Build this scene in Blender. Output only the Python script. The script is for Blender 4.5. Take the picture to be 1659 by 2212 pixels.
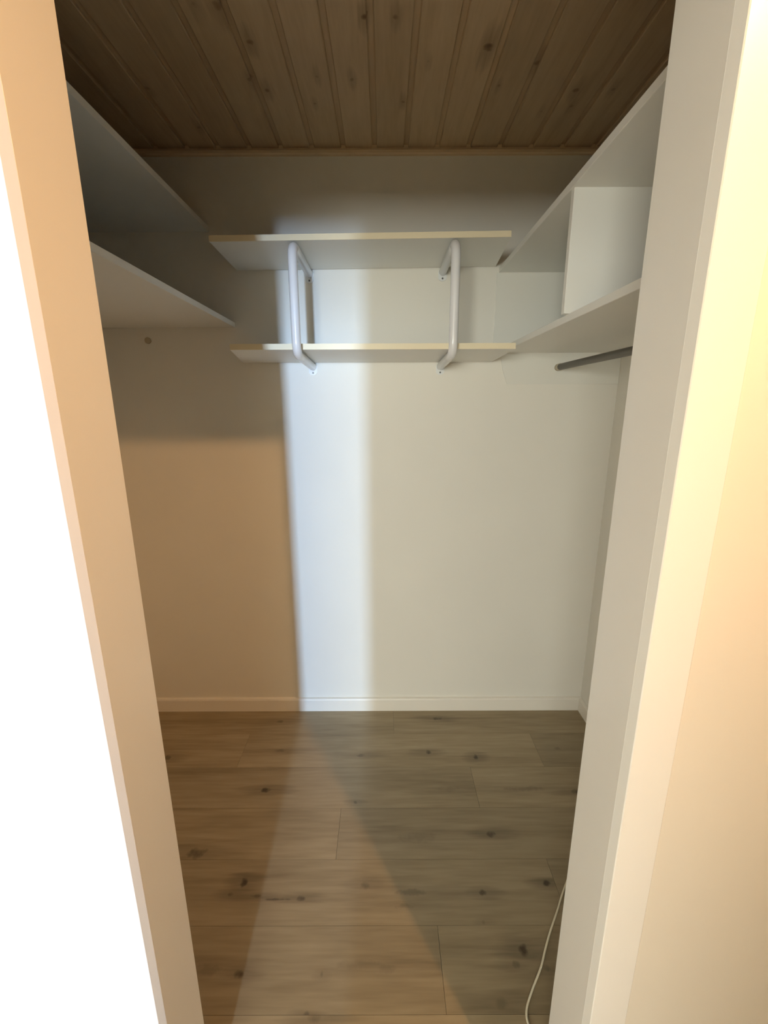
import bpy, bmesh, math, random
from mathutils import Vector, Matrix

random.seed(7)
S = bpy.context.scene
COL = S.collection
for o in list(bpy.data.objects):
    bpy.data.objects.remove(o)

# ------------------------------------------------------------------ camera
PITCH, YAW, ROLL, CAM_H, FPX = 0.2387, -0.0003, -0.0037, 1.4638, 937.8
cam_data = bpy.data.cameras.new('camera')
cam = bpy.data.objects.new('camera', cam_data)
COL.objects.link(cam)
cam_data.sensor_fit = 'VERTICAL'
cam_data.sensor_height = 36.0
cam_data.lens = 36.0 * FPX / 2212.0
cam_data.clip_start = 0.01
fw = Vector((math.sin(YAW) * math.cos(PITCH), math.cos(YAW) * math.cos(PITCH), -math.sin(PITCH)))
rt = Vector((math.cos(YAW), -math.sin(YAW), 0))
up = rt.cross(fw)
r2 = math.cos(ROLL) * rt + math.sin(ROLL) * up
u2 = -math.sin(ROLL) * rt + math.cos(ROLL) * up
cam.matrix_world = Matrix(((r2.x, u2.x, -fw.x, 0), (r2.y, u2.y, -fw.y, 0), (r2.z, u2.z, -fw.z, CAM_H), (0, 0, 0, 1)))
S.camera = cam

# ------------------------------------------------------------------ world, daylight, exposure
world = bpy.data.worlds.new('sky')
S.world = world
world.use_nodes = True
bg = world.node_tree.nodes['Background']
bg.inputs['Color'].default_value = (0.78, 0.90, 1.0, 1)
bg.inputs['Strength'].default_value = 0.15


def area_light(name, loc, target, sx, sy, watts, col):
    d = bpy.data.lights.new(name, 'AREA')
    d.shape = 'RECTANGLE'
    d.size, d.size_y = sx, sy
    d.energy = watts
    d.color = col
    o = bpy.data.objects.new(name, d)
    COL.objects.link(o)
    o.location = loc
    v = Vector(target) - Vector(loc)
    o.rotation_euler = v.to_track_quat('-Z', 'Y').to_euler()
    return o


# added broad daylight fill in a made-up opening at the rear of the hall, and the tall narrow window of the room beyond it
area_light('rear_daylight_fill', (-1.70, -4.96, 1.50), (-1.70, 0, 1.50), 3.15, 1.20, 370, (0.985, 1.0, 0.90))
area_light('far_window_daylight', (-0.12, -7.0, 1.62), (-0.12, 0, 1.0), 0.36, 1.4, 700, (0.48, 0.69, 1.0))

S.view_settings.view_transform = 'Standard'
S.view_settings.look = 'None'
S.view_settings.gamma = 1.0
S.view_settings.use_curve_mapping = False
S.view_settings.exposure = 0.26
S.cycles.diffuse_bounces = 5
S.cycles.max_bounces = 6
S.cycles.glossy_bounces = 2
S.cycles.caustics_reflective = False
S.cycles.caustics_refractive = False
S.cycles.use_denoising = True
S.cycles.use_adaptive_sampling = True
S.cycles.adaptive_threshold = 0.03

LAMP = (0.702, -0.16, 2.335)

# ------------------------------------------------------------------ measures
D = 1.867            # back wall
XR, XL = 0.967, -1.25  # closet side walls
J = 0.616            # inner face of the front wall
YF = 0.511           # hall face of the front wall
OL, OR_ = -0.372, 0.333  # faces of the jambs
HEAD = 2.00
CZ = 2.385           # underside of the ceiling boards
HL, HR, HB = -3.40, 1.30, -5.00  # hall


# ------------------------------------------------------------------ helpers
def tag(o, label=None, cat=None, group=None, kind=None):
    if label: o['label'] = label
    if cat: o['category'] = cat
    if group: o['group'] = group
    if kind: o['kind'] = kind
    return o


def link(name, bm, m, parent=None, smooth=False):
    bmesh.ops.recalc_face_normals(bm, faces=bm.faces)
    me = bpy.data.meshes.new(name)
    bm.to_mesh(me)
    bm.free()
    if smooth:
        for p in me.polygons:
            p.use_smooth = True
    me.materials.append(m)
    o = bpy.data.objects.new(name, me)
    COL.objects.link(o)
    if parent:
        o.parent = parent
    return o


def empty(name, loc=(0, 0, 0)):
    o = bpy.data.objects.new(name, None)
    COL.objects.link(o)
    o.location = loc
    o.empty_display_size = 0.1
    return o


def add_box(bm, a, b, bev=0.0, seg=1):
    t = bmesh.new()
    bmesh.ops.create_cube(t, size=1.0)
    for v in t.verts:
        v.co = Vector(((a[i] + b[i]) / 2 + v.co[i] * (b[i] - a[i]) for i in range(3)))
    if bev:
        bmesh.ops.bevel(t, geom=t.edges[:], offset=bev, segments=seg, affect='EDGES')
    me = bpy.data.meshes.new('tmp')
    t.to_mesh(me)
    t.free()
    bm.from_mesh(me)
    bpy.data.meshes.remove(me)
    return bm


def box(name, a, b, m, parent=None, bev=0.0, seg=1):
    return link(name, add_box(bmesh.new(), a, b, bev, seg), m, parent)


def prism(poly, axis, lo, hi):
    """extrude a 2-D outline along an axis (0 x, 1 y, 2 z)"""
    bm = bmesh.new()

    def pt(p, h):
        if axis == 0: return (h, p[0], p[1])
        if axis == 1: return (p[0], h, p[1])
        return (p[0], p[1], h)
    A = [bm.verts.new(pt(p, lo)) for p in poly]
    B = [bm.verts.new(pt(p, hi)) for p in poly]
    bm.faces.new(A)
    bm.faces.new(B[::-1])
    n = len(poly)
    for i in range(n):
        bm.faces.new((A[i], A[(i + 1) % n], B[(i + 1) % n], B[i]))
    return bm


def tube(bm, pts, rad, n=16, cap=True):
    pts = [Vector(p) for p in pts]
    rads = rad if isinstance(rad, (list, tuple)) else [rad] * len(pts)
    rings = []
    ref = None
    for i, p in enumerate(pts):
        d = (pts[min(i + 1, len(pts) - 1)] - pts[max(i - 1, 0)]).normalized()
        if ref is None:
            ref = Vector((0, 0, 1)) if abs(d.z) < 0.9 else Vector((1, 0, 0))
        s = d.cross(ref).normalized()
        t = s.cross(d).normalized()
        ref = t
        rings.append([bm.verts.new(p + rads[i] * (math.cos(a) * s + math.sin(a) * t))
                      for a in [2 * math.pi * k / n for k in range(n)]])
    for a, b in zip(rings, rings[1:]):
        for k in range(n):
            bm.faces.new((a[k], a[(k + 1) % n], b[(k + 1) % n], b[k]))
    if cap:
        bm.faces.new(rings[0][::-1])
        bm.faces.new(rings[-1])
    return bm


def rounded(path, radii, seg=8):
    """polyline with its inner corners rounded"""
    P = [Vector(p) for p in path]
    out = [P[0]]
    for i in range(1, len(P) - 1):
        a, b, c = P[i - 1], P[i], P[i + 1]
        r = radii[i - 1]
        p0 = b + (a - b).normalized() * r
        p2 = b + (c - b).normalized() * r
        for k in range(seg + 1):
            t = k / seg
            out.append((1 - t) ** 2 * p0 + 2 * t * (1 - t) * b + t * t * p2)
    out.append(P[-1])
    return out


def smooth_path(pts, per=8):
    P = [Vector(p) for p in pts]
    P = [2 * P[0] - P[1]] + P + [2 * P[-1] - P[-2]]
    out = []
    for i in range(1, len(P) - 2):
        for k in range(per):
            t = k / per
            a, b, c, d = P[i - 1:i + 3]
            out.append(0.5 * ((2 * b) + (c - a) * t + (2 * a - 5 * b + 4 * c - d) * t * t + (3 * b - a - 3 * c + d) * t ** 3))
    out.append(P[-2])
    return out


# ------------------------------------------------------------------ materials
def base_mat(name, col, rough=0.5, metal=0.0, spec=0.5):
    m = bpy.data.materials.new(name)
    m.use_nodes = True
    b = m.node_tree.nodes['Principled BSDF']
    b.inputs['Base Color'].default_value = (*col, 1)
    b.inputs['Roughness'].default_value = rough
    b.inputs['Metallic'].default_value = metal
    b.inputs['Specular IOR Level'].default_value = spec
    return m, m.node_tree.nodes, m.node_tree.links, b


def paint(name, col, rough=0.5, var=0.03, bump=0.02, scale=60.0, spec=0.4):
    """paint film: faint mottling and a fine roller texture"""
    m, N, L, b = base_mat(name, col, rough, 0, spec)
    g = N.new('ShaderNodeNewGeometry')
    n1 = N.new('ShaderNodeTexNoise')
    n1.inputs['Scale'].default_value = 3.0
    n1.inputs['Detail'].default_value = 1
    L.new(g.outputs['Position'], n1.inputs['Vector'])
    mx = N.new('ShaderNodeMix')
    mx.data_type = 'RGBA'
    mx.inputs[6].default_value = (*[c * (1 - var) for c in col], 1)
    mx.inputs[7].default_value = (*[min(1, c * (1 + var)) for c in col], 1)
    L.new(n1.outputs['Fac'], mx.inputs[0])
    L.new(mx.outputs[2], b.inputs['Base Color'])
    if bump < 0.015:
        return m
    n2 = N.new('ShaderNodeTexNoise')
    n2.inputs['Scale'].default_value = scale
    n2.inputs['Detail'].default_value = 1
    L.new(g.outputs['Position'], n2.inputs['Vector'])
    bp = N.new('ShaderNodeBump')
    bp.inputs['Strength'].default_value = bump
    bp.inputs['Distance'].default_value = 0.01
    L.new(n2.outputs['Fac'], bp.inputs['Height'])
    L.new(bp.outputs['Normal'], b.inputs['Normal'])
    return m


def math_node(N, L, op, a, b=None, clamp=False):
    n = N.new('ShaderNodeMath')
    n.operation = op
    n.use_clamp = clamp
    for i, v in enumerate((a, b)):
        if v is None: continue
        if isinstance(v, (int, float)): n.inputs[i].default_value = v
        else: L.new(v, n.inputs[i])
    return n.outputs[0]


def wood(name, dark, mid, light, along, knots, rough, knot_col, across_scale, knot_scale=1.0, tint=0.12, figure=0.25, bump=0.05, spec=0.4):
    """grain stretched along x (0) or y (1), board-to-board tint, knots where the boards have them"""
    m, N, L, b = base_mat(name, mid, rough, 0, spec)
    g = N.new('ShaderNodeNewGeometry')
    oi = N.new('ShaderNodeObjectInfo')
    off = N.new('ShaderNodeVectorMath')
    off.operation = 'SCALE'
    off.inputs[0].default_value = (13.1, 7.7, 3.3)
    L.new(oi.outputs['Random'], off.inputs['Scale'])
    add = N.new('ShaderNodeVectorMath')
    add.operation = 'ADD'
    L.new(g.outputs['Position'], add.inputs[0])
    L.new(off.outputs[0], add.inputs[1])
    mp = N.new('ShaderNodeMapping')
    s = [across_scale] * 3
    s[along] = across_scale * 0.09
    mp.inputs['Scale'].default_value = s
    L.new(add.outputs[0], mp.inputs['Vector'])
    n1 = N.new('ShaderNodeTexNoise')      # broad figure
    n1.inputs['Scale'].default_value = 1.0
    n1.inputs['Detail'].default_value = 3
    n1.inputs['Roughness'].default_value = 0.6
    n1.inputs['Distortion'].default_value = 0.6
    L.new(mp.outputs[0], n1.inputs['Vector'])
    n2 = N.new('ShaderNodeTexNoise')      # fine streaks
    n2.inputs['Scale'].default_value = 6.0
    n2.inputs['Detail'].default_value = 2
    L.new(mp.outputs[0], n2.inputs['Vector'])
    f = math_node(N, L, 'ADD', math_node(N, L, 'MULTIPLY', n1.outputs['Fac'], 0.65), math_node(N, L, 'MULTIPLY', n2.outputs['Fac'], 0.35))
    ramp = N.new('ShaderNodeValToRGB')
    e = ramp.color_ramp.elements
    e[0].position, e[0].color = 0.5 - figure, (*dark, 1)
    e[1].position, e[1].color = 0.5 + figure, (*light, 1)
    k = ramp.color_ramp.elements.new(0.5)
    k.color = (*mid, 1)
    L.new(f, ramp.inputs['Fac'])
    # tint per board
    hsv = N.new('ShaderNodeHueSaturation')
    L.new(ramp.outputs['Color'], hsv.inputs['Color'])
    L.new(math_node(N, L, 'ADD', math_node(N, L, 'MULTIPLY', oi.outputs['Random'], 2 * tint), 1 - tint), hsv.inputs['Value'])
    # knots
    wob = N.new('ShaderNodeTexNoise')
    wob.inputs['Scale'].default_value = 45
    L.new(g.outputs['Position'], wob.inputs['Vector'])
    sep = N.new('ShaderNodeSeparateXYZ')
    L.new(g.outputs['Position'], sep.inputs[0])
    total = None
    for (kx, ky, rx, ry, st) in knots:
        dx = math_node(N, L, 'MULTIPLY', math_node(N, L, 'SUBTRACT', sep.outputs[0], kx), 1.0 / (rx * knot_scale))
        dy = math_node(N, L, 'MULTIPLY', math_node(N, L, 'SUBTRACT', sep.outputs[1], ky), 1.0 / (ry * knot_scale))
        q = math_node(N, L, 'ADD', math_node(N, L, 'MULTIPLY', dx, dx), math_node(N, L, 'MULTIPLY', dy, dy))
        q = math_node(N, L, 'ADD', q, math_node(N, L, 'MULTIPLY', math_node(N, L, 'SUBTRACT', wob.outputs['Fac'], 0.5), 1.6))
        core = math_node(N, L, 'MULTIPLY', math_node(N, L, 'SUBTRACT', 1.0, q, True), st)
        ha, hb = (0.20, 0.55) if along == 0 else (0.55, 0.20)
        hx, hy = math_node(N, L, 'MULTIPLY', dx, ha), math_node(N, L, 'MULTIPLY', dy, hb)
        q2 = math_node(N, L, 'ADD', math_node(N, L, 'MULTIPLY', hx, hx), math_node(N, L, 'MULTIPLY', hy, hy))
        q2 = math_node(N, L, 'ADD', q2, math_node(N, L, 'MULTIPLY', math_node(N, L, 'SUBTRACT', n2.outputs['Fac'], 0.5), 1.2))
        halo = math_node(N, L, 'MULTIPLY', math_node(N, L, 'SUBTRACT', 1.0, q2, True), st * 0.42)
        kf = math_node(N, L, 'MAXIMUM', core, halo)
        total = kf if total is None else math_node(N, L, 'MAXIMUM', total, kf)
    if total is not None:
        mx = N.new('ShaderNodeMix')
        mx.data_type = 'RGBA'
        L.new(total, mx.inputs[0])
        L.new(hsv.outputs['Color'], mx.inputs[6])
        mx.inputs[7].default_value = (*knot_col, 1)
        L.new(mx.outputs[2], b.inputs['Base Color'])
    else:
        L.new(hsv.outputs['Color'], b.inputs['Base Color'])
    bp = N.new('ShaderNodeBump')
    bp.inputs['Strength'].default_value = bump
    bp.inputs['Distance'].default_value = 0.004
    L.new(n2.outputs['Fac'], bp.inputs['Height'])
    L.new(bp.outputs['Normal'], b.inputs['Normal'])
    return m


M_WALL = paint('wall_paint', (0.85, 0.825, 0.755), 0.55)
M_HALLWALL = paint('hall_wall_paint', (0.80, 0.755, 0.66), 0.6, bump=0.05, scale=40)
M_TRIM = paint('trim_gloss_paint', (0.85, 0.84, 0.80), 0.32, var=0.015, bump=0.012, scale=25)
M_BASE = paint('baseboard_paint', (0.87, 0.83, 0.75), 0.4, var=0.02)
M_SHELF = paint('white_melamine', (0.86, 0.855, 0.81), 0.42, var=0.012, bump=0.006)
M_PANEL = paint('white_panel', (0.82, 0.81, 0.75), 0.45, var=0.012, bump=0.0)
M_EDGE = paint('white_edge_band', (0.89, 0.875, 0.82), 0.35, var=0.015, bump=0.006)
M_CREAM = paint('cream_edge_band', (0.90, 0.80, 0.58), 0.35, var=0.03, bump=0.006)
M_TUBE = paint('white_powder_coat', (0.86, 0.86, 0.88), 0.22, var=0.01, bump=0.004, spec=0.6)
M_FLANGE = paint('white_flange_enamel', (0.84, 0.86, 0.86), 0.3, var=0.02, bump=0.004)
M_SCREW = base_mat('dark_screw_steel', (0.12, 0.12, 0.12), 0.4, 0.8)[0]
M_ROD = paint('dark_rod_metal', (0.10, 0.088, 0.066), 0.4, var=0.1, bump=0.01, spec=0.5)
M_SOCKET = paint('beige_plastic', (0.50, 0.44, 0.33), 0.5, var=0.03)
M_CORD = paint('white_cord_sheath', (0.86, 0.80, 0.62), 0.45, var=0.05)
M_SLAB = paint('ceiling_white', (0.85, 0.83, 0.79), 0.7)
M_UNDER = paint('dark_underlay', (0.08, 0.06, 0.04), 0.8)
M_LAMPWHITE = paint('lamp_enamel', (0.8, 0.8, 0.8), 0.35)

FLOOR_KNOTS = [
    (-0.501, 1.781, 0.018, 0.0100, 0.60),
    (0.254, 1.799, 0.022, 0.0110, 0.85),
    (-0.459, 1.600, 0.030, 0.0100, 0.50),
    (-0.103, 1.572, 0.022, 0.0090, 0.50),
    (0.188, 1.589, 0.014, 0.0110, 0.85),
    (0.390, 1.560, 0.010, 0.0170, 0.90),
    (-0.934, 1.563, 0.016, 0.0140, 0.70),
    (-0.468, 1.401, 0.020, 0.0110, 0.95),
    (-0.113, 1.344, 0.008, 0.0070, 0.60),
    (0.371, 1.216, 0.017, 0.0110, 0.90),
    (-0.638, 1.154, 0.032, 0.0200, 0.70),
    (0.746, 1.388, 0.020, 0.0120, 0.70),
    (0.543, 1.402, 0.090, 0.0120, 0.40),
    (0.251, 1.401, 0.050, 0.0120, 0.25),
    (0.760, 1.607, 0.018, 0.0100, 0.40),
    (-0.449, 1.061, 0.011, 0.0150, 0.95),
    (-0.479, 1.025, 0.010, 0.0080, 0.70),
    (-0.062, 1.050, 0.014, 0.0110, 0.60),
    (-0.399, 1.019, 0.018, 0.0060, 0.75),
    (-0.329, 1.010, 0.050, 0.0035, 0.70),
    (-0.259, 1.013, 0.015, 0.0080, 0.85),
    (0.082, 1.028, 0.045, 0.0110, 0.50),
    (0.059, 0.990, 0.030, 0.0070, 0.35),
    (0.301, 1.026, 0.012, 0.0090, 0.85),
    (0.507, 1.054, 0.012, 0.0100, 0.95),
    (0.380, 0.880, 0.014, 0.0160, 0.95),
    (0.352, 0.849, 0.011, 0.0080, 0.60),
    (-0.391, 0.830, 0.013, 0.0100, 0.85),
    (-0.475, 0.840, 0.040, 0.0140, 0.35),
    (-0.170, 0.829, 0.005, 0.0080, 0.50),
    (-0.199, 0.751, 0.008, 0.0060, 0.60),
    (-0.175, 0.744, 0.016, 0.0100, 0.50),
    (0.290, 0.770, 0.020, 0.0130, 0.40),
    (0.109, 1.203, 0.070, 0.0200, 0.28),
    (0.286, 0.947, 0.006, 0.0060, 0.40),
    (-0.066, 0.848, 0.070, 0.0120, 0.25),
    (0.002, 0.841, 0.030, 0.0120, 0.30),
    (0.430, 0.842, 0.010, 0.0080, 0.50),
]  # x, y, half length, half width, strength
CEIL_KNOTS = [
    (-0.044, 1.314, 0.009, 0.010, 0.90),
    (0.033, 1.311, 0.008, 0.009, 0.80),
    (0.280, 1.405, 0.014, 0.016, 0.95),
    (-0.344, 1.384, 0.010, 0.011, 0.85),
    (0.431, 1.472, 0.010, 0.011, 0.70),
    (-0.188, 1.507, 0.007, 0.008, 0.60),
    (-0.089, 1.520, 0.008, 0.009, 0.70),
    (-0.345, 1.562, 0.009, 0.010, 0.70),
    (0.063, 1.614, 0.007, 0.008, 0.70),
    (0.582, 1.568, 0.010, 0.011, 0.70),
    (0.598, 1.638, 0.007, 0.008, 0.60),
    (0.692, 1.564, 0.008, 0.009, 0.50),
    (0.345, 1.547, 0.006, 0.007, 0.60),
    (-0.384, 1.519, 0.008, 0.009, 0.50),
    (-0.623, 1.738, 0.008, 0.009, 0.50),
    (-0.699, 1.551, 0.008, 0.009, 0.50),
    (-0.212, 1.623, 0.006, 0.007, 0.50),
    (0.126, 1.452, 0.006, 0.007, 0.40),
    (-0.389, 1.279, 0.012, 0.014, 0.60),
    (0.511, 1.662, 0.006, 0.007, 0.40),
    (-0.443, 1.277, 0.010, 0.011, 0.60),
]


def floor_mat(knots):
    return wood('grey_oak_laminate', (0.210, 0.158, 0.088), (0.320, 0.250, 0.150), (0.410, 0.330, 0.210), 0, knots, 0.36,
                (0.050, 0.033, 0.018), 13.0, 1.35, 0.11, 0.24, 0.02, 0.5)


def pine_mat(knots):
    return wood('aged_pine', (0.54, 0.40, 0.245), (0.635, 0.485, 0.315), (0.70, 0.55, 0.375), 1, knots, 0.45,
                (0.16, 0.095, 0.05), 20.0, 1.2, 0.08, 0.25, 0.04, 0.4)


_cache = {}


def board_mat(make, knots, x0, x1, y0, y1):
    """one material per board, carrying only that board's knots"""
    k = tuple(q for q in knots if x0 <= q[0] < x1 and y0 <= q[1] < y1)
    if (make, k) not in _cache:
        _cache[(make, k)] = make(k)
    return _cache[(make, k)]


M_PINETRIM = wood('pine_trim', (0.72, 0.55, 0.36), (0.80, 0.63, 0.43), (0.86, 0.69, 0.49), 0, [], 0.45,
                  (0.1, 0.05, 0.02), 40.0, 1.0, 0.0, 0.25, 0.05)

# ------------------------------------------------------------------ the shell
# floor: slab with laminate planks, rows 0.19 m wide running left to right
floor = tag(box('floor', (HL - .1, HB - .1, -0.06), (HR + .1, D + .1, -0.009), M_UNDER), 'grey-brown oak laminate floor running into the closet', 'floor', kind='structure')
rows = []
y = 1.70
joints = {1.70: 0.042, 1.51: -0.62, 1.32: 0.355, 1.13: -0.165, 0.94: -0.75, 0.75: 0.150}
for i in range(-1, 37):
    y0 = 1.70 - 0.19 * i + 0.0
    y1 = y0 + 0.19
    if i == -1: continue
    rows.append((round(y0, 3), y0, min(y1, D)))
gap = 0.0004
for idx, (key, y0, y1) in enumerate(rows):
    y0 = max(y0, HB)
    if y1 - y0 < 0.01: continue
    jx = joints.get(round(key, 2), random.uniform(-0.6, 0.6))
    inside = y0 > YF - 0.05
    x_lo, x_hi = (XL, XR) if inside else (HL, HR)
    if y0 < YF < y1: x_lo, x_hi = XL, XR
    cuts = [x_lo]
    c = jx - 1.285
    while c < x_lo + 0.05: c += 1.285
    while c < x_hi - 0.05:
        cuts.append(c)
        c += 1.285
    cuts.append(x_hi)
    for a, b in zip(cuts, cuts[1:]):
        bm = add_box(bmesh.new(), (a + gap, y0 + gap, -0.009), (b - gap, y1 - gap, 0.0))
        link('plank', bm, board_mat(floor_mat, FLOOR_KNOTS, a, b, y0, y1), floor)

wt = 0.10
tag(box('wall_back', (XL - wt, D, -0.009), (XR + wt, D + wt, CZ + .02), M_WALL), 'off-white painted back wall of the closet', 'wall', kind='structure')
tag(box('wall_left', (XL - wt, J, -0.009), (XL, D, CZ + .02), M_WALL), 'off-white left closet wall behind the shelves', 'wall', kind='structure')
tag(box('wall_right', (XR, J, -0.009), (XR + wt, D, CZ + .02), M_WALL), 'off-white right closet wall behind the shelves', 'wall', kind='structure')
# front wall with the doorway, one mesh
bm = bmesh.new()
lt = 0.018  # jamb board
add_box(bm, (HL - wt, YF, -0.009), (OL - lt, J, 2.40))
add_box(bm, (OR_ + lt, YF, -0.009), (HR + wt, J, 2.40))
add_box(bm, (OL - lt, YF, HEAD + lt), (OR_ + lt, J, 2.40))
tag(link('wall_front', bm, M_HALLWALL), 'cream-white hall wall around the closet doorway', 'wall', kind='structure')
# unseen hall behind the camera, laid out to shape the light
tag(box('wall_hall_left', (HL - wt, HB, -0.009), (HL, YF, 2.40), M_HALLWALL), 'plain left wall of the hall', 'wall', kind='structure')
tag(box('wall_hall_right', (HR, HB, -0.009), (HR + wt, YF, 2.40), M_HALLWALL), 'plain right wall of the hall', 'wall', kind='structure')
DL, DR = -3.29, -0.115      # made-up wide opening in the rear wall, sized for the daylight
bm = bmesh.new()
add_box(bm, (HL - wt, HB - wt, -0.009), (DL, HB, 2.40))
add_box(bm, (DR, HB - wt, -0.009), (HR + wt, HB, 2.40))
add_box(bm, (DL, HB - wt, 2.24), (DR, HB, 2.40))
tag(link('wall_hall_rear', bm, M_HALLWALL), 'unseen rear hall wall with a made-up wide opening for daylight', 'wall', kind='structure')

# added wall just behind the camera; blocks daylight except through its narrow gap
PL, PR, PY = -0.63, -0.115, -0.60
bm = bmesh.new()
add_box(bm, (HL, PY - 0.08, -0.009), (PL, PY, 2.40))
add_box(bm, (PR, PY - 0.08, -0.009), (HR, PY, 2.40))
add_box(bm, (PL, PY - 0.08, 1.90), (PR, PY, 2.40))
tag(link('wall_light_blocker', bm, M_HALLWALL), 'added unseen wall with a gap, blocking part of the daylight', 'wall', kind='structure')
tag(box('wall_bounce_left', (-1.10, PY, -0.009), (-1.00, YF, 2.40), M_HALLWALL), 'added unseen wall on the left, bouncing lamp light', 'wall', kind='structure')  # added out of view to bounce lamp light onto the right jamb

# ceiling: slab with pine tongue-and-groove boards over the closet
ceiling = tag(box('ceiling', (HL - .1, HB - .1, 2.402), (HR + .1, D + .1, 2.45), M_SLAB), 'dim pine board ceiling of the closet', 'ceiling', kind='structure')
PT, STRIP = 0.1145, 0.017
x = 0.093 - PT * 12


def board_profile(x0, x1, strip=True):
    b = 0.0022
    fe = x1 - STRIP if strip else x1
    z = CZ
    p = [(x0, z + 0.016), (x0, z + b), (x0 + b, z), (fe - b, z), (fe, z + b)]
    if strip:
        p += [(fe, z + 0.009), (x1, z + 0.009)]
    p += [(x1 if strip else fe, z + 0.016)]
    return p


while x < XR - 0.01:
    a, b = max(x, XL), min(x + PT, XR)
    if b - a > 0.03:
        link('ceiling_board', prism(board_profile(a, b, b == x + PT), 1, J, D - 0.005), board_mat(pine_mat, CEIL_KNOTS, a, b, J, D), ceiling)
    x += PT

# narrow moulding where the boards meet the back wall
tz = 2.361
tag(link('trim_1', prism([(D, tz), (D - 0.011, tz), (D - 0.016, tz + 0.004), (D - 0.016, tz + 0.013), (D - 0.013, tz + 0.016), (D - 0.0045, tz + 0.016), (D - 0.0045, CZ + 0.014), (D, CZ + 0.014)], 0, XL, XR), M_PINETRIM),
    'thin brown pine moulding between ceiling boards and back wall', 'trim', kind='structure')

# baseboards
def bb_profile(s):
    return [(0, 0.0), (s * 0.013, 0.0), (s * 0.013, 0.060), (s * 0.0105, 0.067), (s * 0.0035, 0.070), (0, 0.070)]


tag(link('baseboard_back', prism([(D + p[0], p[1]) for p in bb_profile(-1)], 0, XL, XR), M_BASE), 'low cream baseboard along the back wall', 'baseboard', kind='structure')
tag(link('baseboard_right', prism([(XR + p[0], p[1]) for p in bb_profile(-1)], 1, J, D - 0.013), M_BASE), 'low cream baseboard along the right wall', 'baseboard', kind='structure')
tag(link('baseboard_left', prism([(XL + p[0], p[1]) for p in bb_profile(1)], 1, J, D - 0.013), M_BASE), 'low cream baseboard along the left wall', 'baseboard', kind='structure')

# door frame: lining boards and casing
fr = tag(empty('door_1', (0, YF, 0)), 'white painted door frame around the closet opening', 'door frame', kind='structure')


def part(name, a, b, m, parent, bev=0.001, seg=1):
    p = parent.location
    return box(name, [a[i] - p[i] for i in range(3)], [b[i] - p[i] for i in range(3)], m, parent, bev, seg)


CT, CW, RV = 0.0160, 0.060, 0.0020   # casing thickness, width, reveal
part('jamb', (OL - lt, YF, 0), (OL, J, HEAD), M_TRIM, fr, 0.0006, 1)
part('jamb', (OR_, YF, 0), (OR_ + lt, J, HEAD), M_TRIM, fr, 0.0006, 1)
part('head_jamb', (OL - lt, YF, HEAD), (OR_ + lt, J, HEAD + lt), M_TRIM, fr, 0.0012, 2)
for xi, sg in ((OL, -1), (OR_, 1)):
    # flat casing board whose inner edge is planed slightly off square
    prof = [(xi, YF), (xi + sg * 0.0030, YF - CT + 0.0012), (xi + sg * 0.0042, YF - CT), (xi + sg * (CW + RV - 0.002), YF - CT), (xi + sg * (CW + RV), YF - CT + 0.002), (xi + sg * (CW + RV), YF)]
    cb = prism([(px, py - YF) for px, py in prof], 2, 0, HEAD + RV)
    link('casing', cb, M_TRIM, fr)
part('head_casing', (OL - RV - CW, YF - CT, HEAD + RV), (OR_ + RV + CW, YF, HEAD + RV + CW), M_TRIM, fr, 0.0022, 3)


# ------------------------------------------------------------------ shelves
def side_shelf(name, x_edge, x_wall, z0, z1, label, m_edge, y0=J + 0.004, y1=D - 0.001):
    r = tag(empty(name, ((x_edge + x_wall) / 2, (y0 + y1) / 2, z0)), label, 'shelf')
    s = 1 if x_wall > x_edge else -1
    lo, hi = sorted((x_edge + s * 0.0012, x_wall))
    part('board', (lo, y0, z0), (hi, y1, z1), M_SHELF, r, 0.0004)
    lo, hi = sorted((x_edge, x_edge + s * 0.0012))
    part('edge_band', (lo, y0, z0), (hi, y1, z1), m_edge, r, 0.0)
    return r


side_shelf('wall_shelf', -0.665, XL + 0.001, 2.1134, 2.132, 'high white shelf on the left wall, just under the pine ceiling', M_EDGE)
side_shelf('wall_shelf', -0.594, XL + 0.001, 1.773, 1.791, 'lower white shelf on the left wall, above the round socket', M_EDGE)

# right side: two boards joined by an upright divider, with an end panel and a batten on the back wall
un = tag(empty('shelf_unit', (0.71, 1.24, 1.672)), 'white two-board shelf unit with upright divider on the right wall', 'shelf unit')
y0, y1, xr = J + 0.004, D - 0.001, XR - 0.001
for nm, xe, z0, z1 in (('upper_board', 0.451, 1.9688, 1.9868), ('lower_board', 0.470, 1.6722, 1.6902)):
    b = part(nm, (xe + 0.0012, y0, z0), (xr, y1, z1), M_SHELF, un, 0.0004)
    e = part('edge_band', (xe, y0, z0), (xe + 0.0012, y1, z1), M_EDGE, un)
    e.parent = b
dv = part('divider', (0.4572, 1.185, 1.6902), (xr, 1.203, 1.9688), M_SHELF, un, 0.0004)
part('edge_band', (0.456, 1.185, 1.6902), (0.4572, 1.203, 1.9688), M_EDGE, un).parent = dv
part('end_panel', (0.443, D - 0.0045, 1.6902), (xr, D - 0.0005, 1.9688), M_PANEL, un, 0.0008)
bt = prism([(0.474, 1.6722), (0.487, 1.606), (0.508, 1.5505), (xr, 1.5505), (xr, 1.6722)], 1, D - 0.0045, D - 0.0005)
bmesh.ops.translate(bt, verts=bt.verts, vec=-un.location)
link('batten', bt, M_PANEL, un)


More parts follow.
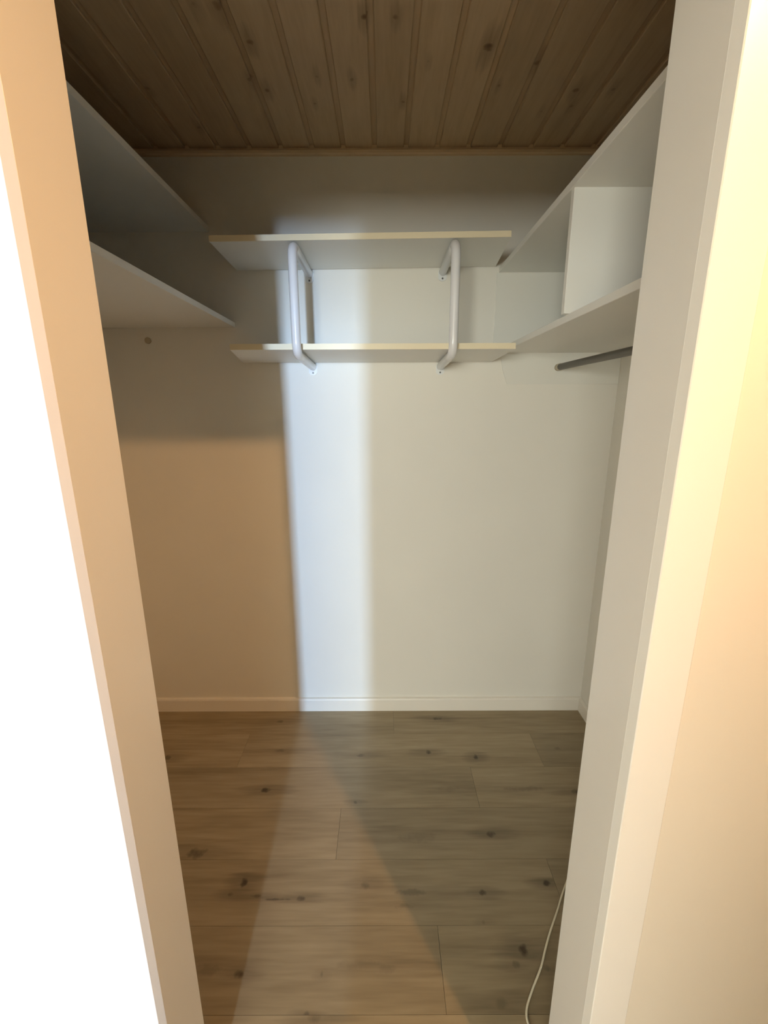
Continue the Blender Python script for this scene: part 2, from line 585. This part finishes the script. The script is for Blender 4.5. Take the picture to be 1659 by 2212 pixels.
def back_shelf(name, fl, fr_, bl, br, yf, z, th, tilt, label, lift=0.0):
    """board on the back wall; corners front-left, front-right, back-left, back-right; tilt = rise from left to right end"""
    r = tag(empty(name, ((fl + fr_) / 2, (yf + D) / 2, z)), label, 'shelf')

    def quad(q, zz0, zz1):
        bm = bmesh.new()
        A, B = [], []
        for (px, py) in q:
            dz = tilt * px + lift * (D - py) / (D - yf)
            A.append(bm.verts.new(Vector((px, py, zz0 + dz)) - r.location))
            B.append(bm.verts.new(Vector((px, py, zz1 + dz)) - r.location))
        bm.faces.new(A[::-1])
        bm.faces.new(B)
        for i in range(4):
            bm.faces.new((A[i], A[(i + 1) % 4], B[(i + 1) % 4], B[i]))
        return bm
    e = 0.0014
    yb = D - 0.0055
    link('board', quad([(fl, yf + e), (fr_, yf + e), (br, yb), (bl, yb)], z, z + th), M_SHELF, r)
    link('edge_band', quad([(fl, yf), (fr_, yf), (fr_, yf + e), (fl, yf + e)], z, z + th), M_CREAM, r)
    return r


UPZ, LOZ = 1.9850, 1.6372
back_shelf('bracket_shelf', -0.558, 0.410, -0.569, 0.436, 1.5577, UPZ, 0.018, 0.011,
           'upper back-wall shelf with cream front edge, on white tube brackets')
back_shelf('bracket_shelf', -0.522, 0.449, -0.572, 0.438, 1.565, LOZ, 0.019, 0.0,
           'lower back-wall shelf with cream front edge, behind the tube brackets', 0.0150)


# ------------------------------------------------------------------ tube brackets
def bracket(x, label):
    """one bent tube: under the upper shelf, down past the lower shelf's front edge, back under it"""
    r = 0.0150
    root = tag(empty('tube_bracket', (x, D, 1.60)), label, 'shelf bracket', 'white tube brackets under the back shelves')
    loc = root.location
    zt = UPZ - r - 0.0006 + 0.011 * x
    zf = LOZ + 0.0150 - r - 0.0010       # under the front of the lower shelf
    zb = LOZ - r - 0.0006                # at the wall
    path = rounded([(x, D - 0.004, zt), (x, 1.533, zt), (x, 1.533, zf - 0.001), (x, D - 0.004, zb)], [0.052, 0.040], 12)
    link('tube', tube(bmesh.new(), [p - loc for p in path], r, 24), M_TUBE, root, True)
    for z in (zt, zb):
        # flattened foot plate hanging below the tube end, with its screw
        zs = z - 0.0235
        n = 12
        pl = [(x + 0.0165, z + 0.004), (x - 0.0165, z + 0.004)]
        pl += [(x - 0.0165 * math.cos(math.pi * k / n), zs + 0.003 - 0.0125 * math.sin(math.pi * k / n)) for k in range(n + 1)]
        bm = prism(pl, 1, D - 0.0045, D - 0.0004)
        bmesh.ops.translate(bm, verts=bm.verts, vec=-loc)
        fl = link('foot_plate', bm, M_FLANGE, root)
        bm = tube(bmesh.new(), [Vector((x, D - 0.0045, zs)) - loc, Vector((x, D - 0.0070, zs)) - loc], [0.0036, 0.0026], 12)
        link('screw', bm, M_SCREW, fl)
    return root


bracket(-0.289, 'left white tube bracket, bent under both back shelves')
bracket(0.2315, 'right white tube bracket, bent under both back shelves')

# ------------------------------------------------------------------ clothes rod and the empty socket on the other side
rod = tag(empty('clothes_rod', (0.712, 1.25, 1.616)), 'dark metal clothes rod under the right lower shelf', 'clothes rod')
loc = rod.location
link('rod', tube(bmesh.new(), [Vector((0.712, J + 0.012, 1.616)) - loc, Vector((0.712, D - 0.02, 1.616)) - loc], 0.0125, 20), M_ROD, rod, True)
for ya, yb in ((D - 0.0046, D - 0.030), (J + 0.0005, J + 0.024)):
    s = 1 if yb > ya else -1
    pts = [(0.712, ya, 1.616), (0.712, yb - s * 0.002, 1.616), (0.712, yb, 1.616)]
    link('end_cap', tube(bmesh.new(), [Vector(p) - loc for p in pts], [0.0142, 0.0142, 0.0134], 20), M_SOCKET, rod, True)

bm = bmesh.new()
sx, sz = -0.950, 1.725
tube(bm, [(sx, D - 0.0004, sz), (sx, D - 0.0045, sz), (sx, D - 0.006, sz)], [0.0125, 0.0125, 0.0110], 24)
tag(link('rod_socket', bm, M_SOCKET), 'small round empty rod socket on the back wall under the left shelf', 'socket')

# ------------------------------------------------------------------ cord on the floor by the right jamb
cr = 0.0027
cp = [(0.70, 1.22), (0.62, 1.115), (0.547, 1.024), (0.515, 0.980), (0.474, 0.927), (0.443, 0.883), (0.416, 0.842), (0.377, 0.795), (0.354, 0.764),
      (0.346, 0.742), (0.349, 0.722), (0.362, 0.700), (0.40, 0.675), (0.47, 0.660)]
tag(link('cord', tube(bmesh.new(), smooth_path([(a, b, cr + 0.0002) for a, b in cp], 6), cr, 10), M_CORD, None, True),
    'thin white cord lying on the laminate beside the right door jamb', 'cord')

# ------------------------------------------------------------------ hall ceiling lamp (behind and above the camera)
lamp = tag(empty('ceiling_lamp', (LAMP[0], LAMP[1], 2.402)), 'small white ceiling spot in the hall with one warm bulb', 'lamp')
ll = lamp.location
link('base', tube(bmesh.new(), [(0, 0, -0.0005), (0, 0, -0.018), (0, 0, -0.022)], [0.045, 0.045, 0.038], 24), M_LAMPWHITE, lamp, True)
link('bulb_holder', tube(bmesh.new(), [(0, 0, -0.022), (0, 0, -0.042), (0, 0, -0.046)], [0.014, 0.014, 0.010], 20), M_LAMPWHITE, lamp, True)
mb, N, L, b = base_mat('warm_bulb', (1, 0.8, 0.55), 0.3)
b.inputs['Emission Color'].default_value = (1.0, 0.62, 0.30, 1)
b.inputs['Emission Strength'].default_value = 20.0
bm = bmesh.new()
bmesh.ops.create_uvsphere(bm, u_segments=16, v_segments=10, radius=0.009)
bmesh.ops.translate(bm, verts=bm.verts, vec=(0, 0, -0.054))
link('bulb', bm, mb, lamp, True)
pd = bpy.data.lights.new('spot_light', 'SPOT')      # aimed down into the closet doorway
pd.energy = 68
pd.color = (1.0, 0.535, 0.21)
pd.shadow_soft_size = 0.017
pd.spot_size = math.radians(104)
pd.spot_blend = 1.0
pl = bpy.data.objects.new('spot_light', pd)
COL.objects.link(pl)
pl.location = (LAMP[0], LAMP[1], LAMP[2] - 0.005)
pl.rotation_euler = Vector((-1.25, 1.75, -1.75)).to_track_quat('-Z', 'Y').to_euler()
